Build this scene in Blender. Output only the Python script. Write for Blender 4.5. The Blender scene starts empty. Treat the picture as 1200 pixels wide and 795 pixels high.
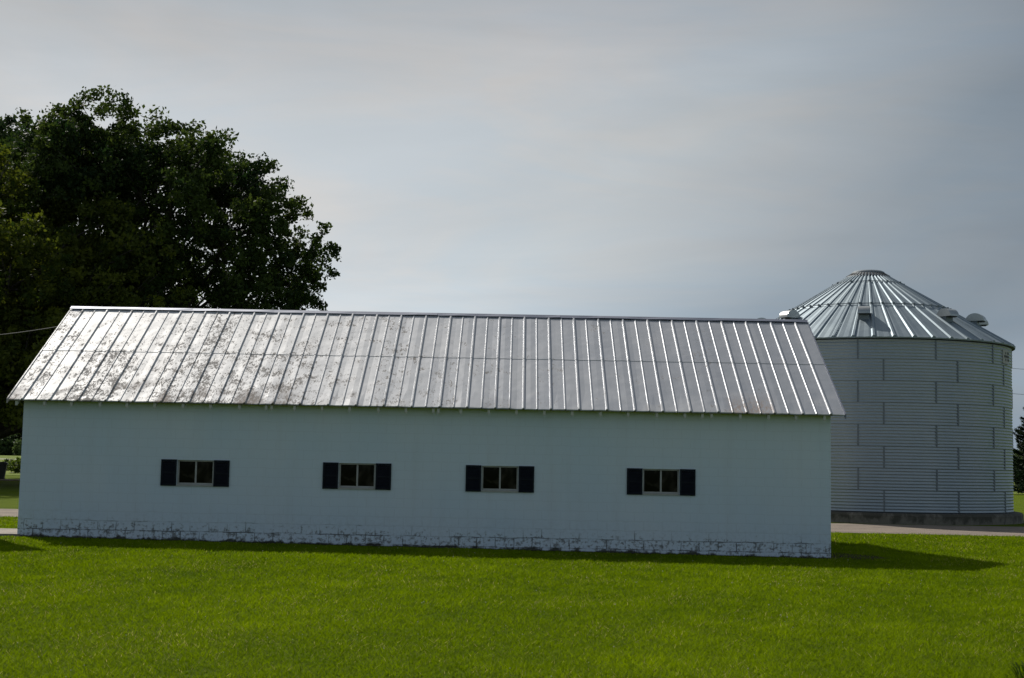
import bpy, bmesh, math, random
import numpy as np
from mathutils import Vector, Matrix
R_ = math.radians
scene = bpy.context.scene
col = scene.collection
random.seed(4)

# ------------------------------------------------------------------ camera
cd = bpy.data.cameras.new('camera'); cam = bpy.data.objects.new('camera', cd); col.objects.link(cam)
cd.sensor_width = 36; cd.lens = 1597.7 / 1200 * 36; cd.clip_end = 8000; cd.clip_start = 0.1
fwd = Vector((-0.00622138, 0.99597214, 0.08944712)); rt = Vector((0.99980762, 0.00453145, 0.01908367)); up = Vector((-0.01860148, -0.08954864, 0.99580873))
M = Matrix((rt, up, -fwd)).transposed().to_4x4(); M.translation = Vector((0, 0, 1.84))
cam.matrix_world = M
scene.camera = cam

# ------------------------------------------------------------------ sky, sun, exposure
SUN = Vector((-0.396, 0.606, 0.689)).normalized()
elev = math.asin(SUN.z); azim = math.atan2(SUN.x, SUN.y)
w = bpy.data.worlds.new("World"); scene.world = w; w.use_nodes = True
nt = w.node_tree; nt.nodes.clear()
def N(nt, t, **kw):
    n = nt.nodes.new(t)
    for k, v in kw.items():
        if k.startswith('i_'): n.inputs[k[2:].replace('_', ' ')].default_value = v
        else: setattr(n, k, v)
    return n
out = N(nt, 'ShaderNodeOutputWorld'); bg = N(nt, 'ShaderNodeBackground'); bg.inputs[1].default_value = 0.085
sky = N(nt, 'ShaderNodeTexSky', sky_type='NISHITA', sun_disc=False, sun_elevation=elev, sun_rotation=azim, altitude=200, air_density=1.2, dust_density=3.0, ozone_density=1.5)
tc = N(nt, 'ShaderNodeTexCoord')
mp = N(nt, 'ShaderNodeMapping'); mp.inputs['Scale'].default_value = (1.2, 1.2, 4.5); mp.inputs['Rotation'].default_value = (0, R_(14), R_(20))
no = N(nt, 'ShaderNodeTexNoise', i_Scale=1.7, i_Detail=8.0, i_Roughness=0.56, i_Distortion=0.5)
rp = N(nt, 'ShaderNodeMapRange'); rp.inputs[1].default_value = .3; rp.inputs[2].default_value = .7; rp.inputs[3].default_value = .62; rp.inputs[4].default_value = .90
# thin overcast veil: thicker low down
sep = N(nt, 'ShaderNodeSeparateXYZ')
hz = N(nt, 'ShaderNodeMapRange'); hz.inputs[1].default_value = 0; hz.inputs[2].default_value = .5; hz.inputs[3].default_value = .22; hz.inputs[4].default_value = 0
ad = N(nt, 'ShaderNodeMath', operation='ADD', use_clamp=True)
mix = N(nt, 'ShaderNodeMix', data_type='RGBA'); L = nt.links.new
# the veil is lit from behind: brightest towards the sun, bluer away; rear stops raised to light the barn wall
dt = N(nt, 'ShaderNodeVectorMath', operation='DOT_PRODUCT'); dt.inputs[1].default_value = SUN
L(tc.outputs['Generated'], dt.inputs[0])
vr = nt.nodes.new('ShaderNodeValToRGB'); e = vr.color_ramp.elements
for q in range(5): e.new(.5)
for q, (ps, c) in enumerate([(.0, (.41, .49, .57)), (.68, (.29, .35, .42)), (.765, (.245, .29, .34)), (.80, (.32, .37, .42)), (.85, (.655, .68, .695)), (.89, (.76, .765, .77)), (1., (.72, .72, .71))]): e[q].position = ps; e[q].color = (*c, 1)
hf = N(nt, 'ShaderNodeMath', operation='MULTIPLY_ADD'); hf.inputs[1].default_value = .5; hf.inputs[2].default_value = .5
L(dt.outputs['Value'], hf.inputs[0]); L(hf.outputs[0], vr.inputs[0])
vsx = N(nt, 'ShaderNodeVectorMath', operation='SCALE'); L(vr.outputs[0], vsx.inputs[0])
sz = N(nt, 'ShaderNodeSeparateXYZ'); L(tc.outputs['Generated'], sz.inputs[0])
lo_ = N(nt, 'ShaderNodeMapRange'); lo_.inputs[1].default_value = .06; lo_.inputs[2].default_value = .33; lo_.inputs[3].default_value = 13.2; lo_.inputs[4].default_value = 6.9; L(sz.outputs[2], lo_.inputs[0])
ms = N(nt, 'ShaderNodeMapping'); ms.inputs['Scale'].default_value = (1.5, 1.5, 9); ms.inputs['Rotation'].default_value = (0, R_(-9), R_(40))
ns_ = N(nt, 'ShaderNodeTexNoise', i_Scale=1.3, i_Detail=7.0, i_Roughness=0.55, i_Distortion=0.5); L(tc.outputs['Generated'], ms.inputs[0]); L(ms.outputs[0], ns_.inputs[0])
sr = N(nt, 'ShaderNodeMapRange'); sr.inputs[1].default_value = .3; sr.inputs[2].default_value = .7; sr.inputs[3].default_value = .91; sr.inputs[4].default_value = 1.11; L(ns_.outputs[0], sr.inputs[0])
mm = N(nt, 'ShaderNodeMath', operation='MULTIPLY'); L(lo_.outputs[0], mm.inputs[0]); L(sr.outputs[0], mm.inputs[1]); L(mm.outputs[0], vsx.inputs['Scale'])
# wisps: thinner places read bluer, thicker ones a warm grey
mw = N(nt, 'ShaderNodeMapping'); mw.inputs['Scale'].default_value = (2.4, 2.4, 10); mw.inputs['Rotation'].default_value = (0, R_(16), R_(70))
nw = N(nt, 'ShaderNodeTexNoise', i_Scale=1.9, i_Detail=8.0, i_Roughness=0.58, i_Distortion=0.6); L(tc.outputs['Generated'], mw.inputs[0]); L(mw.outputs[0], nw.inputs[0])
cw = nt.nodes.new('ShaderNodeValToRGB'); cw.color_ramp.elements[0].position = .36; cw.color_ramp.elements[0].color = (.885, .955, 1.01, 1); cw.color_ramp.elements[1].position = .64; cw.color_ramp.elements[1].color = (1.0, .985, .97, 1); L(nw.outputs[0], cw.inputs[0])
vm2 = N(nt, 'ShaderNodeVectorMath', operation='MULTIPLY'); L(vsx.outputs[0], vm2.inputs[0]); L(cw.outputs[0], vm2.inputs[1]); 
L(vm2.outputs[0], mix.inputs[7])
L(tc.outputs['Generated'], mp.inputs[0]); L(mp.outputs[0], no.inputs[0]); L(no.outputs[0], rp.inputs[0])
L(tc.outputs['Generated'], sep.inputs[0]); L(sep.outputs[2], hz.inputs[0]); L(rp.outputs[0], ad.inputs[0]); L(hz.outputs[0], ad.inputs[1])
L(ad.outputs[0], mix.inputs[0]); L(sky.outputs[0], mix.inputs[6]); L(mix.outputs[2], bg.inputs[0]); L(bg.outputs[0], out.inputs[0])
sl = bpy.data.lights.new('sun', 'SUN'); sl.energy = 4.4; sl.angle = R_(0.5); sl.color = (1, .95, .87)
so = bpy.data.objects.new('sun', sl); col.objects.link(so); so.location = (0, 0, 60)
so.rotation_euler = SUN.to_track_quat('Z', 'Y').to_euler()
vs = scene.view_settings; vs.view_transform = 'Standard'; vs.look = 'None'; vs.exposure = 0.0; vs.gamma = 1; vs.use_curve_mapping = False
scene.render.engine = 'CYCLES'

# ------------------------------------------------------------------ helpers
def tag(o, label=None, cat=None, group=None, kind=None):
    if label: o['label'] = label
    if cat: o['category'] = cat
    if group: o['group'] = group
    if kind: o['kind'] = kind
    return o
def empty(name, loc, rz=0):
    o = bpy.data.objects.new(name, None); col.objects.link(o); o.location = loc; o.rotation_euler = (0, 0, rz); o.empty_display_size = .3
    return o
def link(name, me, mat=None, parent=None, loc=(0, 0, 0), smooth=False):
    o = bpy.data.objects.new(name, me); col.objects.link(o); o.location = loc
    if mat is not None: me.materials.append(mat)
    if parent is not None: o.parent = parent
    if smooth:
        me.polygons.foreach_set('use_smooth', [True] * len(me.polygons))
    return o
class MB:
    def __init__(s): s.v = []; s.f = []
    def add(s, v, f):
        b = len(s.v); s.v += [tuple(x) for x in v]; s.f += [tuple(b + i for i in q) for q in f]
    def box(s, x0, x1, y0, y1, z0, z1, M=None):
        v = [(x, y, z) for z in (z0, z1) for y in (y0, y1) for x in (x0, x1)]
        if M is not None: v = [M @ Vector(q) for q in v]
        s.add(v, [(0, 2, 3, 1), (4, 5, 7, 6), (0, 1, 5, 4), (2, 6, 7, 3), (0, 4, 6, 2), (1, 3, 7, 5)])
    def tube(s, pts, rad, n=8, cap=True):
        pts = [Vector(p) for p in pts]; b = len(s.v)
        for i, p in enumerate(pts):
            d = (pts[min(i + 1, len(pts) - 1)] - pts[max(i - 1, 0)]).normalized()
            a = d.orthogonal().normalized() if i == 0 else (a - d * a.dot(d)).normalized()
            c = d.cross(a); r = rad[i] if hasattr(rad, '__len__') else rad
            for k in range(n):
                t = 2 * math.pi * k / n; s.v.append(tuple(p + r * (math.cos(t) * a + math.sin(t) * c)))
        for i in range(len(pts) - 1):
            for k in range(n):
                s.f.append((b + i * n + k, b + i * n + (k + 1) % n, b + (i + 1) * n + (k + 1) % n, b + (i + 1) * n + k))
        if cap:
            s.f.append(tuple(b + k for k in reversed(range(n)))); e = b + (len(pts) - 1) * n; s.f.append(tuple(e + k for k in range(n)))
    def lathe(s, prof, n=48, cap=False):
        b = len(s.v)
        for r, z in prof:
            for k in range(n):
                t = 2 * math.pi * k / n; s.v.append((r * math.cos(t), r * math.sin(t), z))
        for i in range(len(prof) - 1):
            for k in range(n):
                s.f.append((b + i * n + k, b + i * n + (k + 1) % n, b + (i + 1) * n + (k + 1) % n, b + (i + 1) * n + k))
        if cap:
            e = b + (len(prof) - 1) * n; s.f.append(tuple(e + k for k in range(n))); s.f.append(tuple(b + k for k in reversed(range(n))))
    def build(s, name, mat=None, parent=None, loc=(0, 0, 0), smooth=False):
        me = bpy.data.meshes.new(name); me.from_pydata(s.v, [], s.f); me.update()
        return link(name, me, mat, parent, loc, smooth)
def copy_tree(o, parent=None):
    c = o.copy(); col.objects.link(c); c.parent = parent
    for ch in [x for x in bpy.data.objects if x.parent == o]: copy_tree(ch, c)
    return c
def np_mesh(name, V, F, n, attr=None, mat=None, parent=None):
    me = bpy.data.meshes.new(name); me.vertices.add(len(V)); me.vertices.foreach_set('co', V.astype(np.float32).ravel())
    me.loops.add(F.size); me.loops.foreach_set('vertex_index', F.astype(np.int32).ravel())
    me.polygons.add(len(F)); me.polygons.foreach_set('loop_start', np.arange(0, F.size, n, dtype=np.int32))
    me.update(calc_edges=True)
    if attr is not None:
        a = me.attributes.new('tint', 'FLOAT', 'POINT'); a.data.foreach_set('value', attr.astype(np.float32))
    return link(name, me, mat, parent)

# ------------------------------------------------------------------ materials
def mat(name, color=(.5, .5, .5), rough=.6, metal=0., spec=.5):
    m = bpy.data.materials.new(name); m.use_nodes = True; p = m.node_tree.nodes['Principled BSDF']
    p.inputs['Base Color'].default_value = (*color, 1); p.inputs['Roughness'].default_value = rough; p.inputs['Metallic'].default_value = metal
    p.inputs['Specular IOR Level'].default_value = spec
    return m, m.node_tree, p
def ramp(nt, stops):
    r = nt.nodes.new('ShaderNodeValToRGB'); e = r.color_ramp.elements
    while len(e) < len(stops): e.new(.5)
    for i, (p, c) in enumerate(stops): e[i].position = p; e[i].color = (*c, 1) if len(c) == 3 else c
    return r
def noisy(name, c1, c2, scale, rough=.7, metal=0., bump=0.0, bscale=None, detail=5, lo=.35, hi=.65, spec=.5, coord='Object'):
    m, nt, p = mat(name, c1, rough, metal, spec); t = N(nt, 'ShaderNodeTexCoord'); n = N(nt, 'ShaderNodeTexNoise', i_Scale=scale, i_Detail=detail)
    r = ramp(nt, [(lo, c1), (hi, c2)]); l = nt.links.new
    l(t.outputs[coord], n.inputs[0]); l(n.outputs[0], r.inputs[0]); l(r.outputs[0], p.inputs['Base Color'])
    if bump:
        n2 = N(nt, 'ShaderNodeTexNoise', i_Scale=bscale or scale * 4, i_Detail=4.0); b = N(nt, 'ShaderNodeBump', i_Strength=1.0, i_Distance=bump)
        l(t.outputs[coord], n2.inputs[0]); l(n2.outputs[0], b.inputs['Height']); l(b.outputs[0], p.inputs['Normal'])
    return m
def MN(nt, op, a=None, b=None, clamp=False):
    n = nt.nodes.new('ShaderNodeMath'); n.operation = op; n.use_clamp = clamp
    for i, x in enumerate((a, b)):
        if x is None: continue
        if isinstance(x, (int, float)): n.inputs[i].default_value = x
        else: nt.links.new(x, n.inputs[i])
    return n.outputs[0]
def MR(nt, x, a, b, c=0., d=1.):
    n = nt.nodes.new('ShaderNodeMapRange'); n.inputs[1].default_value = a; n.inputs[2].default_value = b; n.inputs[3].default_value = c; n.inputs[4].default_value = d
    nt.links.new(x, n.inputs[0]); return n.outputs[0]
def MIX(nt, f, a, b):
    n = nt.nodes.new('ShaderNodeMix'); n.data_type = 'RGBA'
    for i, x in ((0, f), (6, a), (7, b)):
        if isinstance(x, (int, float)): n.inputs[i].default_value = x
        elif isinstance(x, tuple): n.inputs[i].default_value = (*x, 1)
        else: nt.links.new(x, n.inputs[i])
    return n.outputs[2]
def NZ(nt, vec, scale, detail=4., rough=.5, dist=0.):
    n = N(nt, 'ShaderNodeTexNoise', i_Scale=scale, i_Detail=detail, i_Roughness=rough, i_Distortion=dist)
    if vec is not None: nt.links.new(vec, n.inputs[0])
    return n.outputs[0]

# lawn sheet
def lawn_mat():
    m, nt, p = mat('lawn', rough=.95, spec=.04); t = N(nt, 'ShaderNodeTexCoord'); g = t.outputs['Object']
    mp = N(nt, 'ShaderNodeMapping'); mp.inputs['Scale'].default_value = (.45, 1.4, 1); nt.links.new(g, mp.inputs[0])
    big = NZ(nt, mp.outputs[0], .35, 6, .6); mid = NZ(nt, g, 3.2, 5, .6); fine = NZ(nt, g, 45, 3, .7)
    c = ramp(nt, [(.3, (.058, .098, .002)), (.5, (.086, .130, .002)), (.72, (.115, .155, .005))]); nt.links.new(big, c.inputs[0])
    c2 = MIX(nt, MR(nt, mid, .3, .7, 0, .5), c.outputs[0], (.050, .072, .003))
    c3 = MIX(nt, MR(nt, fine, .42, .68, 0, .6), c2, (.12, .145, .012))
    nt.links.new(c3, p.inputs['Base Color'])
    b = N(nt, 'ShaderNodeBump', i_Strength=1.0, i_Distance=.03); nt.links.new(fine, b.inputs['Height']); nt.links.new(b.outputs[0], p.inputs['Normal'])
    return m
def leafy(name, lo, hi, trans=.35, rough=.6, spec=.12, straw=None):
    m = bpy.data.materials.new(name); m.use_nodes = True; nt = m.node_tree; p = nt.nodes['Principled BSDF']; o = nt.nodes['Material Output']
    a = N(nt, 'ShaderNodeAttribute', attribute_name='tint'); r = ramp(nt, [(0, lo), (.93, hi), (1, straw or hi)]); nt.links.new(a.outputs['Fac'], r.inputs[0])
    p.inputs['Roughness'].default_value = rough; p.inputs['Specular IOR Level'].default_value = spec; nt.links.new(r.outputs[0], p.inputs['Base Color'])
    tr = N(nt, 'ShaderNodeBsdfTranslucent'); hs = N(nt, 'ShaderNodeHueSaturation', i_Saturation=1.1, i_Value=1.5); nt.links.new(r.outputs[0], hs.inputs['Color']); nt.links.new(hs.outputs[0], tr.inputs[0])
    mx = N(nt, 'ShaderNodeMixShader'); mx.inputs[0].default_value = trans
    nt.links.new(p.outputs[0], mx.inputs[1]); nt.links.new(tr.outputs[0], mx.inputs[2]); nt.links.new(mx.outputs[0], o.inputs[0])
    return m
# painted block wall
def wall_mat():
    m, nt, p = mat('painted_block', rough=.55, spec=.3); t = N(nt, 'ShaderNodeTexCoord'); s = N(nt, 'ShaderNodeSeparateXYZ'); nt.links.new(t.outputs['Object'], s.inputs[0])
    cb = N(nt, 'ShaderNodeCombineXYZ'); nt.links.new(MN(nt, 'ADD', s.outputs[0], s.outputs[1]), cb.inputs[0]); nt.links.new(s.outputs[2], cb.inputs[1])
    # slight wobble of the joints
    wob = N(nt, 'ShaderNodeTexNoise', i_Scale=3.0, i_Detail=3.0); nt.links.new(cb.outputs[0], wob.inputs[0])
    vm = N(nt, 'ShaderNodeVectorMath', operation='MULTIPLY_ADD'); nt.links.new(wob.outputs['Color'], vm.inputs[0]); vm.inputs[1].default_value = (.07, .06, 0); nt.links.new(cb.outputs[0], vm.inputs[2])
    br = N(nt, 'ShaderNodeTexBrick', i_Scale=1.0, i_Mortar_Size=.010, i_Mortar_Smooth=.25, i_Brick_Width=.406, i_Row_Height=.203); nt.links.new(vm.outputs[0], br.inputs[0])
    z = MN(nt, 'ADD', s.outputs[2], MN(nt, 'MULTIPLY', MN(nt, 'MINIMUM', s.outputs[0], 18.5), .0081))
    n1 = NZ(nt, cb.outputs[0], 2.3, 6, .65); n2 = NZ(nt, cb.outputs[0], 11, 5, .7); n3 = NZ(nt, cb.outputs[0], .6, 4)
    # where the joints have opened: near the ground, patchy
    low = MR(nt, z, .23, .62, 1, 0)
    low2 = MR(nt, z, .15, .26, 1, 0)
    patch = MR(nt, MN(nt, 'ADD', n1, MN(nt, 'MULTIPLY', low, .26)), .66, .80)
    patch = MN(nt, 'MULTIPLY', patch, MR(nt, z, .7, .45, 0, 1))
    pb = MN(nt, 'MAXIMUM', patch, MN(nt, 'MULTIPLY', low2, MR(nt, MN(nt, 'ADD', n1, MN(nt, 'MULTIPLY', MN(nt, 'SUBTRACT', n2, .5), 1.1)), .47, .60)))
    joint = MN(nt, 'MULTIPLY', br.outputs['Fac'], pb)
    # peeled blotches low on the wall
    blot = MN(nt, 'MULTIPLY', MR(nt, MN(nt, 'ADD', n2, MN(nt, 'MULTIPLY', MN(nt, 'MULTIPLY', low, n1), .44)), .72, .82), MR(nt, z, .75, .3, 0, 1))
    base = MIX(nt, MR(nt, n3, .3, .7, 0, 1), (.575, .665, .745), (.63, .69, .745))
    streak = N(nt, 'ShaderNodeMapping'); streak.inputs['Scale'].default_value = (2.0, .25, 1); nt.links.new(cb.outputs[0], streak.inputs[0])
    base = MIX(nt, MR(nt, NZ(nt, streak.outputs[0], 1.5, 5, .6), .5, .8, 0, .3), base, (.50, .53, .55))
    base = MIX(nt, MN(nt, 'MULTIPLY', MR(nt, n2, .45, .7), MR(nt, z, .8, .1, 0, .42)), base, (.30, .31, .30))
    # a row of splashed soil at the foot
    rel = z
    soil = MR(nt, MN(nt, 'SUBTRACT', rel, MN(nt, 'MULTIPLY', MR(nt, n1, .42, .72), .11)), .03, -.005, 0, .93)
    c = MIX(nt, MN(nt, 'MULTIPLY', br.outputs['Fac'], MR(nt, z, .9, .4, .085, .13)), base, (.3, .3, .3))
    c = MIX(nt, MN(nt, 'MULTIPLY', joint, MR(nt, z, .45, .2, .45, .9)), c, (.06, .06, .06)); c = MIX(nt, MN(nt, 'MULTIPLY', blot, .8), c, (.15, .15, .14)); c = MIX(nt, soil, c, (.05, .045, .03))
    nt.links.new(c, p.inputs['Base Color']); nt.links.new(MN(nt, 'MULTIPLY', MN(nt, 'SUBTRACT', 1., soil), .3), p.inputs['Specular IOR Level'])
    h = MN(nt, 'SUBTRACT', MN(nt, 'MULTIPLY', n2, .3), MN(nt, 'ADD', MN(nt, 'MULTIPLY', br.outputs['Fac'], MR(nt, z, .9, .3, .10, .5)), MN(nt, 'MULTIPLY', joint, 2.)))
    b = N(nt, 'ShaderNodeBump', i_Strength=1.0, i_Distance=.004); nt.links.new(h, b.inputs['Height']); nt.links.new(b.outputs[0], p.inputs['Normal'])
    return m
# galvanised, stained sheet roof (object x along the barn, 0 at the left end)
def roof_mat():
    m, nt, p = mat('galvanised_roof', rough=.42, metal=.75, spec=.3); t = N(nt, 'ShaderNodeTexCoord'); o = t.outputs['Object']; s = N(nt, 'ShaderNodeSeparateXYZ'); nt.links.new(o, s.inputs[0])
    x, z = s.outputs[0], s.outputs[2]
    bay = MN(nt, 'FLOOR', MN(nt, 'DIVIDE', x, .61)); half = MN(nt, 'MULTIPLY', MN(nt, 'GREATER_THAN', z, 4.28), 37.)
    wn = N(nt, 'ShaderNodeTexWhiteNoise', noise_dimensions='1D'); nt.links.new(MN(nt, 'ADD', bay, half), wn.inputs['W']); rb = wn.outputs['Value']
    big = NZ(nt, o, .45, 4, .55); mid = NZ(nt, o, 2.2, 5, .6); mpv = N(nt, 'ShaderNodeMapping'); mpv.inputs['Scale'].default_value = (1, .42, .42); nt.links.new(o, mpv.inputs[0]); fine = NZ(nt, mpv.outputs[0], 17., 6, .70, 1.1); vf = NZ(nt, o, 30, 3, .6)
    # lichen / worn zinc: mostly on the left half, more towards the eave
    reg = MR(nt, x, 8.5, 5.0, .0, 1.); reg = MN(nt, 'MULTIPLY', reg, MR(nt, x, .3, 1.6, .55, 1))
    reg = MN(nt, 'ADD', MN(nt, 'MULTIPLY', reg, .40), MR(nt, x, 12.0, 8.5, .0, .34))
    low = MR(nt, z, 5.3, 3.1, .72, 1.05)
    dens = MN(nt, 'MULTIPLY', reg, low)
    thr = MN(nt, 'ADD', MN(nt, 'MULTIPLY', dens, .165), MN(nt, 'MULTIPLY', MN(nt, 'SUBTRACT', mid, .5), .42)); thr = MN(nt, 'ADD', thr, MN(nt, 'MULTIPLY', MN(nt, 'SUBTRACT', rb, .5), .09))
    spots = MR(nt, MN(nt, 'ADD', fine, thr), .64, .675)
    haze = MR(nt, MN(nt, 'ADD', mid, MN(nt, 'MULTIPLY', dens, .25)), .62, 1.0, 0, .30)
    base = MIX(nt, big, (.355, .375, .41), (.43, .435, .45)); base = MIX(nt, MR(nt, rb, 0, 1, 0, .35), base, (.33, .35, .39))
    base = MIX(nt, MR(nt, x, 11, 2., 0, .62), base, (.62, .61, .60))  # sheets painted lighter towards the left: the sun's glossy highlight put into the colour
    base = MIX(nt, haze, base, (.42, .36, .32))
    c = MIX(nt, MN(nt, 'MULTIPLY', spots, MR(nt, vf, .3, .6, .55, .9)), base, (.17, .15, .13))
    # rust where the panels end
    rr = MN(nt, 'MULTIPLY', MR(nt, z, 3.55, 3.05, 0, 1), MR(nt, MN(nt, 'ADD', NZ(nt, o, 1.1, 3), MN(nt, 'MULTIPLY', vf, .12)), .60, .70))
    r2 = MN(nt, 'MULTIPLY', MR(nt, z, 3.5, 3.1, 0, 1), MN(nt, 'MULTIPLY', MR(nt, x, 15.7, 15.9, 0, 1), MR(nt, x, 16.9, 16.7, 0, 1)))
    r3 = MN(nt, 'MULTIPLY', r2, MR(nt, MN(nt, 'ADD', fine, MN(nt, 'MULTIPLY', vf, .4)), .62, .75))
    c = MIX(nt, MN(nt, 'MULTIPLY', MN(nt, 'MAXIMUM', MN(nt, 'MULTIPLY', rr, MR(nt, x, 9, 2, .1, .75)), r3), .55), c, (.27, .17, .11))
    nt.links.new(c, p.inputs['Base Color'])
    dull = MN(nt, 'MAXIMUM', spots, MN(nt, 'MAXIMUM', rr, r3))
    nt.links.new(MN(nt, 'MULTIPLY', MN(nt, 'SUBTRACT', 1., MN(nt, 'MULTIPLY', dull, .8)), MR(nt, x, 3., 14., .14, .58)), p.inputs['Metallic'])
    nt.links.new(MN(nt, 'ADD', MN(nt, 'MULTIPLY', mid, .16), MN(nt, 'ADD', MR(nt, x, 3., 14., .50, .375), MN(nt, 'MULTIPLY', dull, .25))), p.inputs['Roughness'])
    b = N(nt, 'ShaderNodeBump', i_Strength=1.0, i_Distance=.02); nt.links.new(NZ(nt, o, 1.6, 2), b.inputs['Height']); nt.links.new(b.outputs[0], p.inputs['Normal'])
    return m
# galvanised bin steel
def steel(name, c1, c2, rough=.42, metal=.8, scale=1.2, stretch=(1, 1, 1), bump=.0):
    m, nt, p = mat(name, c1, rough, metal); t = N(nt, 'ShaderNodeTexCoord'); mp = N(nt, 'ShaderNodeMapping'); mp.inputs['Scale'].default_value = stretch; nt.links.new(t.outputs['Object'], mp.inputs[0])
    a = NZ(nt, mp.outputs[0], scale, 5, .6); f = NZ(nt, t.outputs['Object'], 22, 3)
    c = MIX(nt, MR(nt, a, .3, .7), c1, c2); c = MIX(nt, MR(nt, f, .4, .7, 0, .22), c, tuple(x * .65 for x in c1)); nt.links.new(c, p.inputs['Base Color'])
    nt.links.new(MR(nt, a, .3, .7, rough - .06, rough + .1), p.inputs['Roughness'])
    if bump:
        b = N(nt, 'ShaderNodeBump', i_Strength=1.0, i_Distance=bump); nt.links.new(a, b.inputs['Height']); nt.links.new(b.outputs[0], p.inputs['Normal'])
    return m
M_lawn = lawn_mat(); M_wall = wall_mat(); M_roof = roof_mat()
M_cap = steel('ridge_flashing', (.15, .17, .225), (.20, .215, .27), .5, .5)
M_tin = steel('bin_steel', (.30, .355, .40), (.42, .46, .48), .46, .5, .45, (1, 1, .6))
M_binroof = steel('bin_roof_steel', (.20, .25, .29), (.28, .335, .365), .56, .7, .9)
M_vent = steel('vent_steel', (.38, .40, .40), (.48, .49, .48), .35, .8)
M_dark = mat('dark_rubber', (.02, .022, .025), .7)[0]
M_seam = mat('seam_sealant', (.17, .195, .215), .55, .4)[0]
M_shut = noisy('navy_shutter', (.006, .008, .014), (.010, .012, .018), 6, .6, spec=.15)
M_frame = noisy('window_frame_paint', (.40, .39, .37), (.32, .31, .29), 5, .5)
M_raft = noisy('painted_rafter', (.55, .55, .50), (.36, .35, .31), 9, .7)
M_under = noisy('roof_deck_wood', (.24, .23, .17), (.15, .14, .10), 4, .8)
M_gravel = noisy('gravel', (.225, .18, .14), (.155, .125, .10), 1.1, .95, bump=.02, bscale=38, detail=9)
M_slab = noisy('slab_concrete', (.27, .23, .19), (.19, .165, .14), 3, .9, bump=.004)
M_dirt = noisy('bare_soil', (.07, .055, .035), (.035, .032, .02), 4, 1., spec=.02, bump=.02)
M_bark = noisy('bark', (.09, .075, .06), (.035, .03, .025), 6, .9, bump=.03, bscale=20)
M_field = noisy('field_grass', (.10, .15, .02), (.15, .18, .03), .02, .9, spec=.05)
M_road = noisy('far_road', (.40, .39, .37), (.30, .30, .29), .3, .9)
def glass_mat():
    m, nt, p = mat('dark_window_glass', (.006, .007, .007), .06, 0, .10); t = N(nt, 'ShaderNodeTexCoord')
    a = NZ(nt, t.outputs['Object'], 2.4, 2, .4, 1.2); nt.links.new(MIX(nt, MR(nt, a, .5, .72), (.003, .003, .003), (.045, .038, .030)), p.inputs['Base Color'])  # brown patches in the pane colour are painted reflections
    return m
M_glass = glass_mat()
def conc_mat():
    m, nt, p = mat('bin_pad_concrete', rough=.9); t = N(nt, 'ShaderNodeTexCoord'); s = N(nt, 'ShaderNodeSeparateXYZ'); nt.links.new(t.outputs['Object'], s.inputs[0])
    ang = MN(nt, 'ARCTAN2', s.outputs[1], s.outputs[0]); cb = N(nt, 'ShaderNodeCombineXYZ'); nt.links.new(MN(nt, 'MULTIPLY', ang, 5.2), cb.inputs[0]); nt.links.new(MN(nt, 'MULTIPLY', s.outputs[2], .5), cb.inputs[1])
    n = NZ(nt, cb.outputs[0], 2.6, 5, .65); f = NZ(nt, t.outputs['Object'], 9, 4)
    dirt = MR(nt, MN(nt, 'ADD', n, MN(nt, 'MULTIPLY', s.outputs[2], .55)), .52, .66)
    c = MIX(nt, f, (.22, .195, .16), (.13, .115, .09)); c = MIX(nt, MN(nt, 'MULTIPLY', dirt, .7), c, (.02, .02, .012)); nt.links.new(c, p.inputs['Base Color'])
    return m
M_pad = conc_mat()

# ------------------------------------------------------------------ ground
def gz(x, y):
    """lawn dips about 8 cm towards the barn's right end"""
    x = np.asarray(x, float); y = np.asarray(y, float)
    sx = np.clip((x + 11) / 18.5, 0, 1) * np.clip((15 - x) / 6, 0, 1); sy = np.clip((y - 16) / 11, 0, 1) * np.clip((38 - y) / 5, 0, 1)
    und = .012 * np.sin(x * .9 + y * .5) * np.sin(y * .7 + 1) * np.clip((24 - y) / 8, 0, 1)
    return -.15 * sx * sy + und
xs = np.unique(np.concatenate([[-3000, -800, -200, -60, 60, 200, 800, 3000], np.arange(-36, 36.1, .5)]))
ys = np.unique(np.concatenate([[-600, -100, -20], np.arange(-4, 46.1, .5), [60, 100, 200, 600, 1500, 4000]]))
X, Y = np.meshgrid(xs, ys); Z = gz(X, Y); V = np.stack([X, Y, Z], -1).reshape(-1, 3)
i, j = np.meshgrid(np.arange(len(xs) - 1), np.arange(len(ys) - 1)); b = (j * len(xs) + i).ravel()
g = np_mesh('ground', V, np.stack([b, b + 1, b + 1 + len(xs), b + len(xs)], -1), 4, None, M_lawn); tag(g, kind='structure')
g.data.polygons.foreach_set('use_smooth', [True] * len(g.data.polygons))
def strip(name, pts_near, pts_far, z, m):
    b = MB(); n = len(pts_near); b.add([(x, y, z) for x, y in pts_near] + [(x, y, z) for x, y in pts_far], [(k, k + 1, n + k + 1, n + k) for k in range(n - 1)])
    return b.build(name, m)
rnd = random.Random(2)
pn = []; pf = []
for k in range(241):
    x = -60 + k * .5
    pn.append((x, 38.75 + .05 * x * .1 + rnd.uniform(-.10, .10) + .12 * math.sin(x * .8))); pf.append((x, (44.2 if x < 2 else 44.2 + min(1, (x - 2) / 5) * 1.3) + rnd.uniform(-.1, .1)))
tag(strip('drive', pn, pf, .012, M_gravel), kind='structure')
tag(strip('field', [(-700, 108), (-60, 108), (700, 112)], [(-700, 700), (-60, 700), (700, 700)], .02, M_field), kind='structure')
tag(strip('road', [(-600, 330), (300, 330)], [(-600, 352), (300, 352)], .05, M_road), kind='structure')
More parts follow.
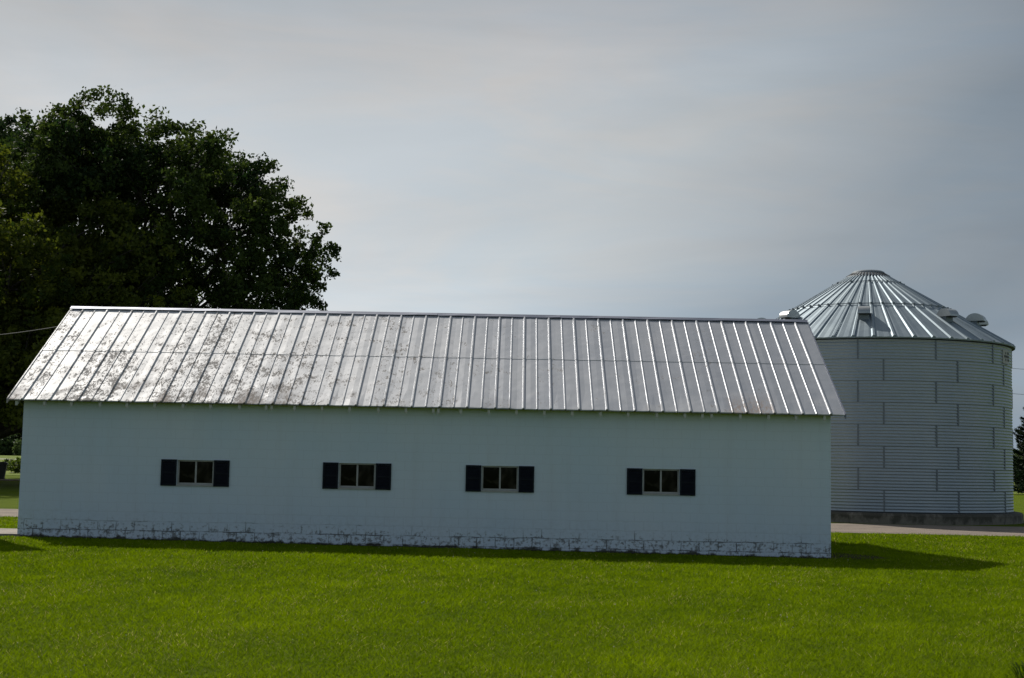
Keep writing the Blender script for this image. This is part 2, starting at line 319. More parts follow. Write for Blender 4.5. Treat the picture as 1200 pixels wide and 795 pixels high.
b = MB(); b.box(-13.6, -10.9, 30.1, 32.2, -.1, .05); tag(b.build('path', M_slab), kind='structure')
# bare soil worn round the foot of the barn
pts0 = []; pts1 = []
for k in range(96):
    x = -11.1 + k * .2; z0 = 29.92 + rnd.uniform(-.07, .06) - (.12 if x > 6 else 0)
    pts0.append((x, z0)); pts1.append((x, 30.4))
b = MB(); n = len(pts0)
b.add([(x, y, float(gz(x, y)) + .008) for x, y in pts0] + [(x, y, float(gz(x, y)) + .008) for x, y in pts1], [(k, k + 1, n + k + 1, n + k) for k in range(n - 1)])
b.add([(6.7, 29.95, float(gz(6.7, 30)) + .02), (7.3, 29.9, float(gz(7.3, 30)) + .012), (8.3, 30.5, float(gz(8.3, 30.5)) + .012), (8.1, 31.4, float(gz(8, 31.4)) + .012), (7.2, 32.6, float(gz(7.2, 32.6)) + .012), (6.7, 33, float(gz(6.7, 33)) + .012)], [(0, 1, 2, 3, 4, 5)])
tag(b.build('soil', M_dirt), kind='structure')

# ------------------------------------------------------------------ barn
BX0, BX1, D = -11.195, 7.105, 30.125           # roof ends, front wall plane
HE, HR, HALF, OV = 3.00, 5.448, 3.658, .32
WX0, WX1 = BX0 + .235, BX1 - .235
barn = empty('barn', (BX0, D, 0)); tag(barn, 'long low white painted block barn with a stained metal gable roof', 'barn')
def bx(x): return x - BX0
slope = (HR - HE) / (HALF + OV)                # rise per metre of run
def rz(y): return HE + (y + OV) * slope        # roof surface height at local y (front slope)
# walls: front with four openings
wins = [-7.103, -3.5396, -.3954, 3.1458]; WT, WB = 1.735, 1.20; OW = .81
wb = MB(); xs_ = [bx(WX0)]; op = []
for c in wins: xs_ += [bx(c) - OW / 2, bx(c) + OW / 2]; op.append((bx(c) - OW / 2, bx(c) + OW / 2))
xs_.append(bx(WX1)); zt = rz(0) - .10; zs_ = [-.25, WB, WT, zt]
for a in range(len(xs_) - 1):
    for k in range(3):
        if k == 1 and a % 2 == 1: continue
        x0, x1, z0, z1 = xs_[a], xs_[a + 1], zs_[k], zs_[k + 1]
        wb.add([(x0, 0, z0), (x1, 0, z0), (x1, 0, z1), (x0, 0, z1)], [(0, 1, 2, 3)])
for x0, x1 in op:
    for (p0, p1) in (((x0, WB), (x1, WB)), ((x1, WB), (x1, WT)), ((x1, WT), (x0, WT)), ((x0, WT), (x0, WB))):
        wb.add([(p0[0], 0, p0[1]), (p1[0], 0, p1[1]), (p1[0], .2, p1[1]), (p0[0], .2, p0[1])], [(0, 3, 2, 1)])
DB = 2 * HALF
for x, o_ in ((bx(WX0), 1), (bx(WX1), -1)):    # gable ends
    v = [(x, 0, -.25), (x, DB, -.25), (x, DB, zt), (x, HALF, HR - .12), (x, 0, zt)]
    wb.add(v, [(0, 1, 2, 3, 4)] if o_ < 0 else [(4, 3, 2, 1, 0)])
wb.add([(bx(WX0), DB, -.25), (bx(WX1), DB, -.25), (bx(WX1), DB, zt), (bx(WX0), DB, zt)], [(3, 2, 1, 0)])
wb.build('wall', M_wall, barn)
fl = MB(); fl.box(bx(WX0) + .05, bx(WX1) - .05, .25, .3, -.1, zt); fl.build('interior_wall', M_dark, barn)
# corrugated roof sheets
def roof_sheet(front):
    b = MB(); prof = []
    nb = 60; bw = 18.3 / nb; rr = random.Random(9)
    prof.append((0, 0))
    for k in range(1, nb):
        x = k * bw + rr.uniform(-.006, .006); tall = k % 2 == 1
        w0, w1, h = (.033, .014, .026) if tall else (.022, .009, .014)
        prof += [(x - w0, 0), (x - w1, h), (x + w1, h), (x + w0, 0)]
        if k < nb - 1: prof += [(x + bw * .5, rr.uniform(-.004, .004))]
    prof.append((18.3, 0))
    for (ya, yb, lift) in ((-OV, 1.72, 0), (1.68, HALF, .007)):
        cuts = np.linspace(ya, yb, 4); base = len(b.v); n = len(prof)
        jit = [rr.uniform(-.012, .012) for _ in range(n)]; jit = [jit[min(n - 1, (q // 5) * 5)] for q in range(n)]
        nx = (-slope / math.hypot(1, slope), 1 / math.hypot(1, slope))
        for ci, y in enumerate(cuts):
            for q, (x, h) in enumerate(prof):
                yy = y - (abs(jit[q]) if ci == 0 else 0); hh = h + lift + (jit[q] * .4 if ci == 0 and ya < 0 else 0)
                P = (x, yy + nx[0] * hh, rz(yy) + nx[1] * hh)
                if not front: P = (P[0], DB - P[1], P[2])
                b.v.append(P)
        for ci in range(3):
            for q in range(n - 1):
                a0 = base + ci * n + q; f = (a0, a0 + 1, a0 + 1 + n, a0 + n); b.f.append(f if front else f[::-1])
        # turned-down lip so the sheet edge has thickness
        e = len(b.v)
        for q in range(n):
            P = b.v[base + q]; b.v.append((P[0], P[1] + .002 * (1 if front else -1), P[2] - (.022 if ya < 0 else .008)))
        for q in range(n - 1): b.f.append((base + q, e + q, e + q + 1, base + q + 1))
    return b
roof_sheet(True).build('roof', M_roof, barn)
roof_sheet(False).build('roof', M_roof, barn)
dk = MB()
for s in (1, -1):
    f = (lambda y: y) if s > 0 else (lambda y: DB - y)
    for x0, x1, y0, y1 in ((.03, 18.27, -OV + .02, HALF - .01),):
        dk.add([(x0, f(y0), rz(y0) - .012), (x1, f(y0), rz(y0) - .012), (x1, f(y1), rz(y1) - .012), (x0, f(y1), rz(y1) - .012),
                (x0, f(y0), rz(y0) - .05), (x1, f(y0), rz(y0) - .05), (x1, f(y1), rz(y1) - .05), (x0, f(y1), rz(y1) - .05)],
               [(0, 1, 2, 3), (7, 6, 5, 4), (0, 4, 5, 1), (1, 5, 6, 2), (3, 2, 6, 7), (0, 3, 7, 4)])
dk.build('roof_deck', M_under, barn)
# ridge cap with a few lifted lengths
rc = MB(); rr = random.Random(5); x = -.03
while x < 18.3:
    x1 = min(18.33, x + 3.05); lift = [rr.uniform(.0, .02) for _ in range(7)]
    for k in range(6):
        xa = x + (x1 - x) * k / 6; xb = x + (x1 - x) * (k + 1) / 6; la, lb = lift[k], lift[k + 1]
        for s in (1, -1):
            def P(xx, dy, dz): return (xx, HALF - s * dy, HR + .034 + dz)
            q = [P(xa, .11, -.11 * slope + la), P(xb, .11, -.11 * slope + lb), P(xb, 0, .012), P(xa, 0, .012), P(xa, .114, -.11 * slope + la - .012), P(xb, .114, -.11 * slope + lb - .012)]
            rc.add(q, [(0, 1, 2, 3), (4, 5, 1, 0)] if s > 0 else [(3, 2, 1, 0), (0, 1, 5, 4)])
    x = x1
rc.build('ridge_cap', M_cap, barn)
# verge trim on the gable ends
for x0 in (0, 18.3):
    v = MB(); s = -1 if x0 == 0 else 1
    for fr in (1, -1):
        f = (lambda y: y) if fr > 0 else (lambda y: DB - y)
        xa, xb = x0 + s * .004, x0 + s * .03
        y0, y1 = -OV - .01, HALF
        v.add([(xx, f(y), rz(y) + dz) for xx in (xa, xb) for y in (y0, y1) for dz in (-.09, .018)], [(0, 1, 3, 2), (4, 6, 7, 5), (0, 4, 5, 1), (2, 3, 7, 6), (1, 5, 7, 3), (0, 2, 6, 4)])
    v.build('verge_trim', M_cap if x0 else M_roof, barn)
# rafter tails
rt_ = None; rj = random.Random(12)
xsr = [.17 + k * .61 for k in range(30)] + [5.78, 9.42, 15.2]
for k, x in enumerate(xsr):
    if rt_ is None:
        b = MB(); yo = -OV + .045; b.add([(xx, yo + dy, dz) for xx in (-.027, .027) for dy, dz in ((0, 0), (0, -.115), (.40, .16), (.40, .245))], [(0, 1, 2, 3), (7, 6, 5, 4), (0, 4, 5, 1), (1, 5, 6, 2), (3, 2, 6, 7), (0, 3, 7, 4)])
        rt_ = b.build('rafter_tail', M_raft, barn, (x, 0, rz(-OV + .045) - .055))
    else:
        c = rt_.copy(); col.objects.link(c); c.location = (x + rj.uniform(-.015, .015), rj.uniform(-.012, .008), rt_.location.z + rj.uniform(-.012, .006)); c.scale.z = 1
        c.rotation_euler = (0, rj.uniform(-.05, .05), 0)
# windows
def make_window():
    b = MB(); w2 = OW / 2 - .003; z0, z1 = WB + .003, WT - .003; y0, y1 = .05, .11; t = .034
    b.box(-w2, -w2 + t, y0, y1, z0, z1); b.box(w2 - t, w2, y0, y1, z0, z1); b.box(-w2 + t, w2 - t, y0, y1, z0, z0 + t); b.box(-w2 + t, w2 - t, y0, y1, z1 - t * .8, z1)
    b.box(-.018, .018, y0 - .006, y1, z0 + t, z1 - t * .8)
    # sash rails set back
    wd = b.build('window', M_frame, barn)
    s = MB(); s.box(-w2 + .002, w2 - .002, -.03, .046, WB - .035, WB - .002 + .004); s.build('sill', M_frame, wd)
    for sx in (-1, 1):
        g = MB(); x0, x1 = (-w2 + t, -.018) if sx < 0 else (.018, w2 - t)
        g.box(x0 - .004, x1 + .004, .078, .084, z0 + t - .004, z1 - t * .8 + .004); g.build('pane', M_glass, wd)
    return wd
def make_shutter():
    b = MB(); w, h0, h1 = .34, 1.1656, 1.7438; f = .04
    b.box(0, f, -.035, -.004, h0, h1); b.box(w - f, w, -.035, -.004, h0, h1); b.box(f, w - f, -.035, -.004, h0, h0 + f); b.box(f, w - f, -.035, -.004, h1 - f, h1)
    b.box(f, w - f, -.035, -.004, (h0 + h1) / 2 - .02, (h0 + h1) / 2 + .02)
    n = 16
    for k in range(n):
        z = h0 + f + (h1 - h0 - 2 * f) * (k + .5) / n
        b.add([(f, -.012, z + .014), (w - f, -.012, z + .014), (w - f, -.03, z - .014), (f, -.03, z - .014), (f, -.008, z + .011), (w - f, -.008, z + .011), (w - f, -.026, z - .017), (f, -.026, z - .017)], [(3, 2, 1, 0), (4, 5, 6, 7), (2, 3, 7, 6), (0, 1, 5, 4)])
    return b.build('shutter', M_shut, barn)
w0 = None; s0 = None
for c in wins:
    if w0 is None: w0 = make_window(); wd = w0; s0 = make_shutter(); s1 = s0
    else: wd = copy_tree(w0, barn); s1 = s0.copy(); col.objects.link(s1)
    wd.location = (bx(c), 0, 0); s1.location = (bx(c) - .752, 0, 0)
    s2 = s0.copy(); col.objects.link(s2); s2.location = (bx(c) + .752 - .34, 0, 0)

# ------------------------------------------------------------------ grain bin
SX, SY, SR, RE = 13.14, 51.36, 5.07, 5.19; ZB, ZT, ZA = .372, 6.30, 9.48
silo = empty('grain_silo', (SX, SY, 0)); tag(silo, 'round corrugated grey steel grain bin with a cone roof and roof vents', 'grain bin')
a_front = math.atan2(-SY, -SX)                 # direction towards the camera in the xy plane
def AZ(deg): return a_front - R_(deg)          # positive: to the left in view
def pol(r, a, z): return (r * math.cos(a), r * math.sin(a), z)
RP = (ZT - ZB) / 8; NC = 7
def ring_mesh():
    b = MB(); n = 144; st = NC * 8; prof = []
    for k in range(st + 1):
        t = k / st; prof.append((SR + .0115 * math.sin(2 * math.pi * NC * t), RP * t))
    prof = [(SR - .012, 0)] + prof[1:-1] + [(SR + .004, RP - .004), (SR + .004, RP)]
    b.lathe(prof, n); return b
r0 = None
seamsA = [4 - 30 * k for k in range(-2, 4)]; seamsB = [-5.6 - 30 * k for k in range(-2, 3)]
def seam_mesh():
    b = MB(); d = .026 / SR
    for (a0, a1, r) in ((-d, d, SR + .017),):
        v = []
        for q in range(4):
            a = a0 + (a1 - a0) * q / 3
            v += [pol(r, a, .01), pol(r, a, RP - .01), pol(r - .02, a, .01), pol(r - .02, a, RP - .01)]
        b.add(v, [(4 * q, 4 * q + 4, 4 * q + 5, 4 * q + 1) for q in range(3)] + [(0, 1, 3, 2), (12, 14, 15, 13)])
    for k in range(NC):
        z = RP * (k + .5) / NC
        for da in (-.5 * d, .5 * d):
            c = Vector(pol(SR + .016, da, z)); b.box(c.x - .004, c.x + .012, c.y - .011, c.y + .011, c.z - .011, c.z + .011)
    return b
sm0 = None
for k in range(8):
    if r0 is None: r0 = ring_mesh().build('wall_ring', M_tin, silo, (0, 0, ZB), smooth=True); rg = r0
    else: rg = r0.copy(); col.objects.link(rg); rg.location = (0, 0, ZB + RP * k)
    for a in (seamsA if k % 2 == 1 else seamsB):
        if sm0 is None: sm0 = seam_mesh().build('bolted_seam', M_seam, rg); s = sm0
        else: s = sm0.copy(); col.objects.link(s); s.parent = rg
        s.rotation_euler = (0, 0, AZ(a))
def cz(r): return ZT + .02 + (ZA - ZT) * (1 - r / RE)
# roof panels
rb = MB(); NP = 48; RT = .62; rads = [RE + .02, 3.9, 2.98, 2.92, 1.6, RT]; lif = [0, 0, 0, .012, .012, .012]
for k in range(NP):
    am = AZ(-2) + 2 * math.pi * k / NP; da = math.pi / NP; base = len(rb.v)
    cross = []
    for r, lf in zip(rads, lif):
        wr = .08 * (.4 + .6 * r / RE); hr_ = .06 * (.55 + .45 * r / RE); wa = wr / r; wt = .45 * wa
        row = [(-da, 0), (-.5 * da, .010), (-wa, 0), (-wt, hr_), (wt, hr_), (wa, 0), (.5 * da, .010), (da, 0)]
        for a, h in row:
            if abs(a) < da * .99 and a != 0 and abs(abs(a) - .5 * da) < 1e-6: h = .010
            rb.v.append(pol(r, am + a, cz(r) + h + lf))
    for q in range(len(rads) - 1):
        for c in range(7):
            a0 = base + q * 8 + c; rb.f.append((a0, a0 + 1, a0 + 9, a0 + 8))
    # closed rib end and turned-down eave
    e = len(rb.v)
    for c in range(8):
        P = rb.v[base + c]; rb.v.append((P[0] * .998, P[1] * .998, ZT - .03))
    for c in range(7): rb.f.append((base + c, e + c, e + c + 1, base + c + 1))
rb.build('roof', M_binroof, silo)
ev = MB(); ev.lathe([(SR + .01, ZT - .06), (RE - .03, ZT - .045), (RE - .015, ZT + .0)], 96); ev.build('eave_flashing', M_dark, silo)
# stiffener ring and clips half way up, ring below the collar
for name, rr_, cs in (('stiffener_ring', 3.0, 1.0), ('stiffener_ring', 1.30, .8)):
    b = MB(); n = 96; zc = cz(rr_) + .075 * (.5 + .5 * rr_ / RE)
    b.tube([pol(rr_, 2 * math.pi * k / n, zc) for k in range(n + 1)], .015 * cs, 6, False)
    for k in range(NP):
        if cs < 1 and k % 4: continue
        P = Vector(pol(rr_, AZ(-2) + 2 * math.pi * k / NP, zc)); b.box(P.x - .035, P.x + .035, P.y - .035, P.y + .035, P.z - .05, P.z + .04)
    b.build(name, M_seam, silo)
co = MB(); co.lathe([(.84, cz(.84) + .05), (.62, cz(.62) + .06), (.60, cz(.6) + .10), (.52, cz(.5) + .08)], 64); cl = co.build('peak_collar', M_seam, silo)
b = MB()
for k in range(40):
    a = 2 * math.pi * k / 40; Mx = Matrix.Rotation(a, 4, 'Z'); s_ = (ZA - ZT) / RE
    b.add([Mx @ Vector((r, y, cz(r) + .062 + dz)) for r in (.82, .635) for y in (-.02, .02) for dz in (0, .012)], [(0, 2, 3, 1), (4, 5, 7, 6), (0, 1, 5, 4), (2, 6, 7, 3), (1, 3, 7, 5)])
b.build('vent_slots', M_dark, cl)
b = MB(); zc = cz(.55); b.lathe([(.46, zc - .05), (.46, zc + .06), (.56, zc + .07), (.56, zc + .09), (.3, zc + .125), (.02, zc + .135)], 48, True); b.build('peak_cap', M_dark, silo)
# gooseneck vents
def vent():
    root = MB(); n = 14; w = .21
    # hood: half drum, axis tangential (local y), outward = local x
    pts = [(-.33 * math.cos(math.pi * k / n), .04 + .28 * math.sin(math.pi * k / n)) for k in range(n + 1)]
    ptsi = [(x * .93, .04 + (z - .04) * .93) for x, z in pts]
    for s in (0,):
        v = [(x, -w, z) for x, z in pts] + [(x, w, z) for x, z in pts]; m_ = n + 1
        root.add(v, [(k, k + 1, m_ + k + 1, m_ + k) for k in range(n)])
        root.add([(x, -w, z) for x, z in pts], [tuple(reversed(range(n + 1)))]); root.add([(x, w, z) for x, z in pts], [tuple(range(n + 1))])
        v = [(x, -w, .04) for x in (-.33, .33)] + [(x, w, .04) for x in (.33, -.33)]; root.add(v, [(0, 3, 2, 1)])
    return root
v0 = None
for k in range(8):
    a = AZ((2, 44, 86, 130, 178, -43, -72, -92)[k]); r = .765 * RE; z = cz(r) + .11
    if v0 is None:
        v0 = vent().build('roof_vent', M_vent, silo)
        b = MB(); b.box(-.24, .08, -.17, .17, -.26, .035); b.build('vent_neck', M_seam, v0)
        b = MB(); b.box(.10, .27, -.18, .18, .010, .036); b.build('vent_mouth', M_dark, v0); v = v0
    else: v = copy_tree(v0, silo)
    v.location = pol(r, a, z); v.rotation_euler = (0, 0, a)
# small plate high on the right side
b = MB(); pz0, pz1 = 5.62, 6.12
for (d0, d1, z0, z1, rr_) in ((-72, -64.5, pz0, pz1, SR + .03),):
    v = [];
    for q in range(5):
        a = AZ(d0 + (d1 - d0) * q / 4); v += [pol(rr_, a, z0), pol(rr_, a, z1), pol(rr_ - .03, a, z0), pol(rr_ - .03, a, z1)]
    b.add(v, [(4 * q, 4 * q + 1, 4 * q + 5, 4 * q + 4) for q in range(4)] + [(0, 2, 3, 1), (16, 17, 19, 18)] + [(4 * q + 1, 4 * q + 3, 4 * q + 7, 4 * q + 5) for q in range(4)])
pl = b.build('name_plate', noisy('plate_paint', (.42, .42, .38), (.33, .33, .30), 4, .6), silo)
b = MB(); rp_ = random.Random(8)
for row in range(3):
    for q in range(5):
        a = AZ(-71.4 + q * 1.3); z = 5.72 + row * .12
        if rp_.random() < .2: continue
        v = [pol(SR + .034, a + s * R_(.45), z + t) for s, t in ((1, 0), (-1, 0), (-1, .085), (1, .085))]; b.add(v, [(0, 1, 2, 3)])
b.build('faded_marks', M_dark, pl)
# concrete pad
b = MB(); prof = [(SR + .34, -.2), (SR + .34, .27), (SR + .30, .335), (SR + .22, .355), (.1, .36)]; b.lathe(prof, 96); b.build('foundation', M_pad, silo)
b = MB(); b.lathe([(SR + .03, .357), (SR + .03, .385), (SR + .0, .40)], 96); b.build('base_sealant', M_dark, silo)

# ------------------------------------------------------------------ garage left of the frame (its shadow lies on the lawn)
gx = Vector((-12.05, 30.85)); e1 = Vector((-.6, .8)); e2 = Vector((-.8, -.6))
gar = empty('garage', (gx.x, gx.y, 0), math.atan2(e1.y, e1.x)); tag(gar, 'white painted flat roofed garage just left of the barn, mostly seen by its shadow', 'garage')
b = MB(); b.box(.12, 6, .12, 5, -.1, 5.6); b.build('wall', M_wall, gar)
b = MB(); b.box(0, 6.12, 0, 5.12, 5.603, 5.8); b.build('roof', M_cap, gar)
b = MB(); b.box(1.5, 4.3, .085, .119, 0, 2.3); b.build('door', M_frame, gar)

# ------------------------------------------------------------------ trees
def leaves(lobes, seed, leaf=.2, per=3900, sub=.62, gaps=(), squash=.9, shell=.55):
    """leaf faces gathered in twig clumps spread through each lobe; lobes: (x,y,z,r)"""
    rng = np.random.default_rng(seed); C = []; T = []
    for (x, y, z, r) in lobes:
        ns = max(8, int(9 * r * r)); d = rng.normal(size=(ns, 3)); d /= np.linalg.norm(d, axis=1)[:, None]
        rad = r * (shell + (1.27 - shell) * rng.random(ns) ** .95); c = d * rad[:, None] * np.array([1, 1, squash]) + np.array([x, y, z])
        k = max(20, int(per * r * r / 5 / ns)); cs = sub * (.55 + .7 * rng.random(ns))
        off = np.clip(rng.normal(size=(ns, k, 3)), -1.7, 1.7) * cs[:, None, None] * np.array([.5, .5, .42]); C.append((c[:, None] + off).reshape(-1, 3))
        tt = np.clip(.5 + .22 * rng.normal(size=(ns, 1)) + .22 * rng.normal(size=(ns, k)) + .15 * rng.normal(), 0, 1); T.append(tt.ravel())
    C = np.concatenate(C); T = np.concatenate(T)
    for (gx_, gzz, gr) in gaps:                # openings where branches are bare
        dd = np.hypot(C[:, 0] - gx_, C[:, 2] - gzz); keep = (dd > gr * (.6 + .8 * rng.random(len(C)))); C = C[keep]; T = T[keep]
    n = len(C); a = rng.normal(size=(n, 3)); a /= np.linalg.norm(a, axis=1)[:, None]; bq = np.cross(a, rng.normal(size=(n, 3))); bq /= np.linalg.norm(bq, axis=1)[:, None]
    s = (leaf * (.6 + .8 * rng.random(n)))[:, None]
    V = np.stack([C - a * s * .55, C + bq * s * .34 + a * s * .05, C + a * s * .6, C - bq * s * .34 + a * s * .05], 1).reshape(-1, 3)
    F = np.arange(4 * n).reshape(-1, 4)
    return V, F, np.repeat(T, 4)
def limbs(trunk_r, height, lobes, seed, lean=(0, 0)):
    b = MB(); rn = random.Random(seed); H = height * .8
    pts = [Vector((lean[0] * t * t + .15 * math.sin(3 * t + seed), lean[1] * t * t, -.3 + t * H)) for t in np.linspace(0, 1, 9)]
    b.tube(pts, [trunk_r * (1.35 if i == 0 else 1) * (1 - .09 * i) for i in range(9)], 12)
    for (x, y, z, r) in lobes:
        zs = max(2.4, z - .55 * math.hypot(x, y) - r * .8); t = min(.9, (zs + .3) / H); k = t * 8; i0 = min(7, int(k)); p0 = pts[i0].lerp(pts[i0 + 1], k - i0)
        tip = Vector((x, y, z)); m1 = p0.lerp(tip, .4) + Vector((rn.uniform(-.5, .5), rn.uniform(-.5, .5), -.3)); m2 = p0.lerp(tip, .75) + Vector((rn.uniform(-.3, .3), rn.uniform(-.3, .3), .2))
        r1 = min(trunk_r * .5, .05 + .055 * r); b.tube([p0, m1, m2, tip], [r1, r1 * .7, r1 * .42, r1 * .15], 7)
        for q in range(5):
            d = Vector((rn.gauss(0, 1), rn.gauss(0, 1), rn.gauss(.2, .7))).normalized() * r * .9; b.tube([m2, m2.lerp(tip + d, .6) + Vector((0, 0, .15)), tip + d], [r1 * .35, r1 * .2, .012], 5)
    return b
def tree(name, loc, lobes, depth, seed, m, trunk_r, height, label, leaf=.2, gaps=(), cat='tree', **kw):
    rn = random.Random(seed); full = []
    for (x, z, r) in lobes:
        r *= .89; z -= .25 + max(0, z - 18) * .22; x -= .02 * x
        D_ = depth * math.sqrt(max(.05, 1 - min(.95, (x / (1.25 * depth)) ** 2))); k = 2 if r > 1.9 else 1
        offs = [rn.uniform(-.9, -.25), rn.uniform(.2, .9)] if k == 2 else [rn.uniform(-.35, .35)]
        if abs(x) < 4 and r > 2.6: offs.append(rn.uniform(-.15, .15))
        for o_ in offs:
            if len(offs) == 1 or abs(o_) > .2 or True: full.append((x, o_ * D_ * .85, z, r))
    t = empty(name, loc); tag(t, label, cat)
    V, F, T = leaves(full, seed, leaf, gaps=gaps, **kw); np_mesh('crown', V, F, 4, T, m, t)
    limbs(trunk_r, height, full[::1], seed).build('trunk', M_bark, t, smooth=True)
    return t
A_ = [(4.9, 20.3, 2.2), (2.2, 21.3, 2.2), (7.6, 18.9, 2.0), (-3.95, 21.5, 2.6), (-1.6, 22.3, 2.4), (-2.6, 20.4, 2.4), (0.21, 21.45, 2.1), (-5.56, 20.97, 2.0), (3.75, 20.05, 2.1), (6.37, 18.85, 2.1), (8.94, 17.0, 2.0), (11.04, 15.0, 1.89), (10.04, 12.83, 1.79), (7.42, 14.82, 2.63), (4.16, 16.65, 2.37), (1.15, 18.21, 2.63), (-1.81, 18.7, 2.89), (-4.42, 17.3, 3.15), (7.79, 11.88, 2.52), (10.83, 11.57, 1.26), (2.42, 13.39, 2.63), (-0.46, 12.53, 3.68), (4.99, 8.91, 3.15), (9.22, 8.98, 2.21), (-0.25, 7.75, 3.68), (2.48, 5.69, 2.63), (5.91, 12.65, 1.89)]
B_ = [(2.2, 4.3, 1.7), (-0.4, 4.6, 1.9), (0.83, 16.9, 2.0), (3.32, 15.48, 1.71), (-2.03, 16.11, 2.85), (6.14, 15.14, 1.9), (8.15, 13.47, 1.81), (10.02, 11.32, 1.71), (3.01, 11.92, 3.33), (-1.77, 11.35, 3.81), (6.95, 10.06, 3.09), (0.37, 7.29, 3.71), (4.23, 6.64, 3.57), (-2.41, 5.56, 3.09), (7.6, 6.23, 2.85), (9.42, 8.42, 2.28), (1.45, 4.92, 1.81)]
C_ = [(1.08, 24.3, 2.5), (3.24, 23.9, 2.4), (5.4, 22.8, 2.2), (-1.63, 23.9, 2.97), (-4.52, 20.97, 3.57), (2.2, 19.87, 3.57), (-2.46, 16.73, 4.76), (3.09, 14.4, 4.16), (-4, 11, 4.2), (2, 9, 4)]
ML_A = leafy('leaf_dark', (.014, .030, .009), (.058, .082, .018), .32); ML_B = leafy('leaf_olive', (.026, .044, .008), (.115, .130, .020), .42)
ML_C = leafy('leaf_far', (.016, .032, .012), (.05, .075, .022), .28)
tree('sycamore_tree', (-24, 84, 0), A_, 9, 11, ML_A, .55, 20, 'tall dark green tree behind the barn roof, farthest right of the big trees', .22, gaps=((2.1, 17.2, .8), (4.2, 11.1, .8), (3.2, 12.2, .6), (6.3, 13.4, .45), (8.2, 12.0, .4), (7.2, 15.4, .35), (5.6, 10.6, .4)))
tree('maple_tree', (-29.9, 76, 0), B_, 8, 22, ML_B, .5, 15, 'rounded olive green tree in front, its crown beside the left end of the barn roof', .21)
tree('oak_tree', (-38, 95, 0), C_, 8, 33, ML_C, .6, 21, 'taller dark tree at the far left, rising behind the olive green one', .26)
# spruce row at far right
def spruce(loc, h, rad, seed, label, group):
    rng = np.random.default_rng(seed); rn = random.Random(seed); t = empty('spruce_tree', loc); tag(t, label, 'tree', group)
    b = MB(); b.tube([(0, 0, -.2), (0, 0, h * .5), (0, 0, h)], [.16, .09, .01], 8); C = []; Dr = []
    z = .5
    while z < h - .1:
        rr_ = rad * (1 - z / h) ** .85 + .05; nb = 9
        for k in range(nb):
            a = rn.uniform(0, 2 * math.pi); Lb = rr_ * rn.uniform(.75, 1.12)
            pts = [(s * Lb * math.cos(a), s * Lb * math.sin(a), z + .12 * Lb - .28 * Lb * math.sin(s * 2.4) * .9 + (.2 * Lb * s * s)) for s in (0, .35, .7, 1)]
            b.tube(pts, [.03, .02, .012, .004], 4)
            m_ = int(70 * Lb) + 8; s = rng.random(m_) ** .7; ax = np.array([math.cos(a), math.sin(a), 0]); sd = np.array([-math.sin(a), math.cos(a), 0])
            P = np.outer(s * Lb, ax) + np.outer(rng.normal(size=m_) * .16 * Lb * (1.05 - s), sd); P[:, 2] = z + .12 * Lb - .25 * Lb * np.sin(s * 2.4) + .2 * Lb * s * s - .12 * rng.random(m_)
            C.append(P)
        z += .26
    b.build('trunk', M_bark, t, smooth=True)
    C = np.concatenate(C); n = len(C); d = rng.normal(size=(n, 3)) * .5; d[:, :2] += C[:, :2] / (np.linalg.norm(C[:, :2], axis=1)[:, None] + .1); d /= np.linalg.norm(d, axis=1)[:, None]
    s_ = np.cross(d, rng.normal(size=(n, 3))); s_ /= np.linalg.norm(s_, axis=1)[:, None]
    V = np.stack([C - s_ * .05, C + s_ * .05, C + d * .26], 1).reshape(-1, 3)
    np_mesh('crown', V, np.arange(3 * n).reshape(-1, 3), 3, np.repeat(rng.random(n), 3), M_spr, t)
M_spr = leafy('spruce_needles', (.010, .022, .012), (.030, .048, .022), .15)
spruce((41.0, 108, 0), 8.6, 3.2, 5, 'dark spruce showing past the right edge of the grain bin', None)
# low shrub line behind the far lawn
def bush(name, loc, rx, ry, h, seed, m, label, cat='shrub', group=None, leaf=.16):
    rn = random.Random(seed); t = empty(name, loc); tag(t, label, cat, group); lobes = []
    for k in range(9): r = h * rn.uniform(.28, .42); lobes.append((rn.uniform(-1, 1) * (rx - r), rn.uniform(-1, 1) * ry, rn.uniform(.35, .8) * (h - r) + r * .3, r))
    V, F, T = leaves(lobes, seed, leaf, per=1800 if h < 4 else 900, sub=.3 * h / 2); np_mesh('crown', V, F, 4, T, m, t)
    b = MB()
    for (x, y, z, r) in lobes: b.tube([(x * .2, y * .2, -.1), (x * .6, y * .6, z * .5), (x, y, z)], [.06, .04, .012], 5)
    b.build('stems', M_bark, t)
ML_S = leafy('leaf_shrub', (.03, .055, .010), (.12, .16, .03), .35); ML_H = leafy('leaf_hedge', (.012, .025, .010), (.035, .052, .018), .2)
bush('hedge', (46.0, 116, 0), 6, 1.5, 3.4, 61, ML_H, 'dark clipped hedge on the lawn beyond the grain bin, at the right edge', 'hedge', leaf=.2)
bush('shrub', (-42.5, 118, 0), 2.6, 1.2, 1.5, 62, ML_S, 'sunlit light green shrub beyond the lawn at the far left edge', leaf=.2)
bush('shrub', (-50.5, 133, 0), 3, 1.2, 1.3, 64, ML_S, 'lower light green shrub at the far left edge, behind the dark bin', leaf=.2)
# far woodland band
rng = np.random.default_rng(70); lob = []
for k in range(150):
    x = -620 + k * 8.2 + rng.uniform(-2, 2); r = rng.uniform(4, 7); lob.append((x, 690 + rng.uniform(-8, 8), rng.uniform(2.5, 6), r))
V, F, T = leaves(lob, 71, 1.6, per=120, sub=2.2); wd_ = np_mesh('woodland', V, F, 4, T, leafy('leaf_woodland', (.05, .08, .03), (.13, .17, .06), .3)); tag(wd_, 'far off band of light green woodland on the horizon', 'woodland', kind='stuff')

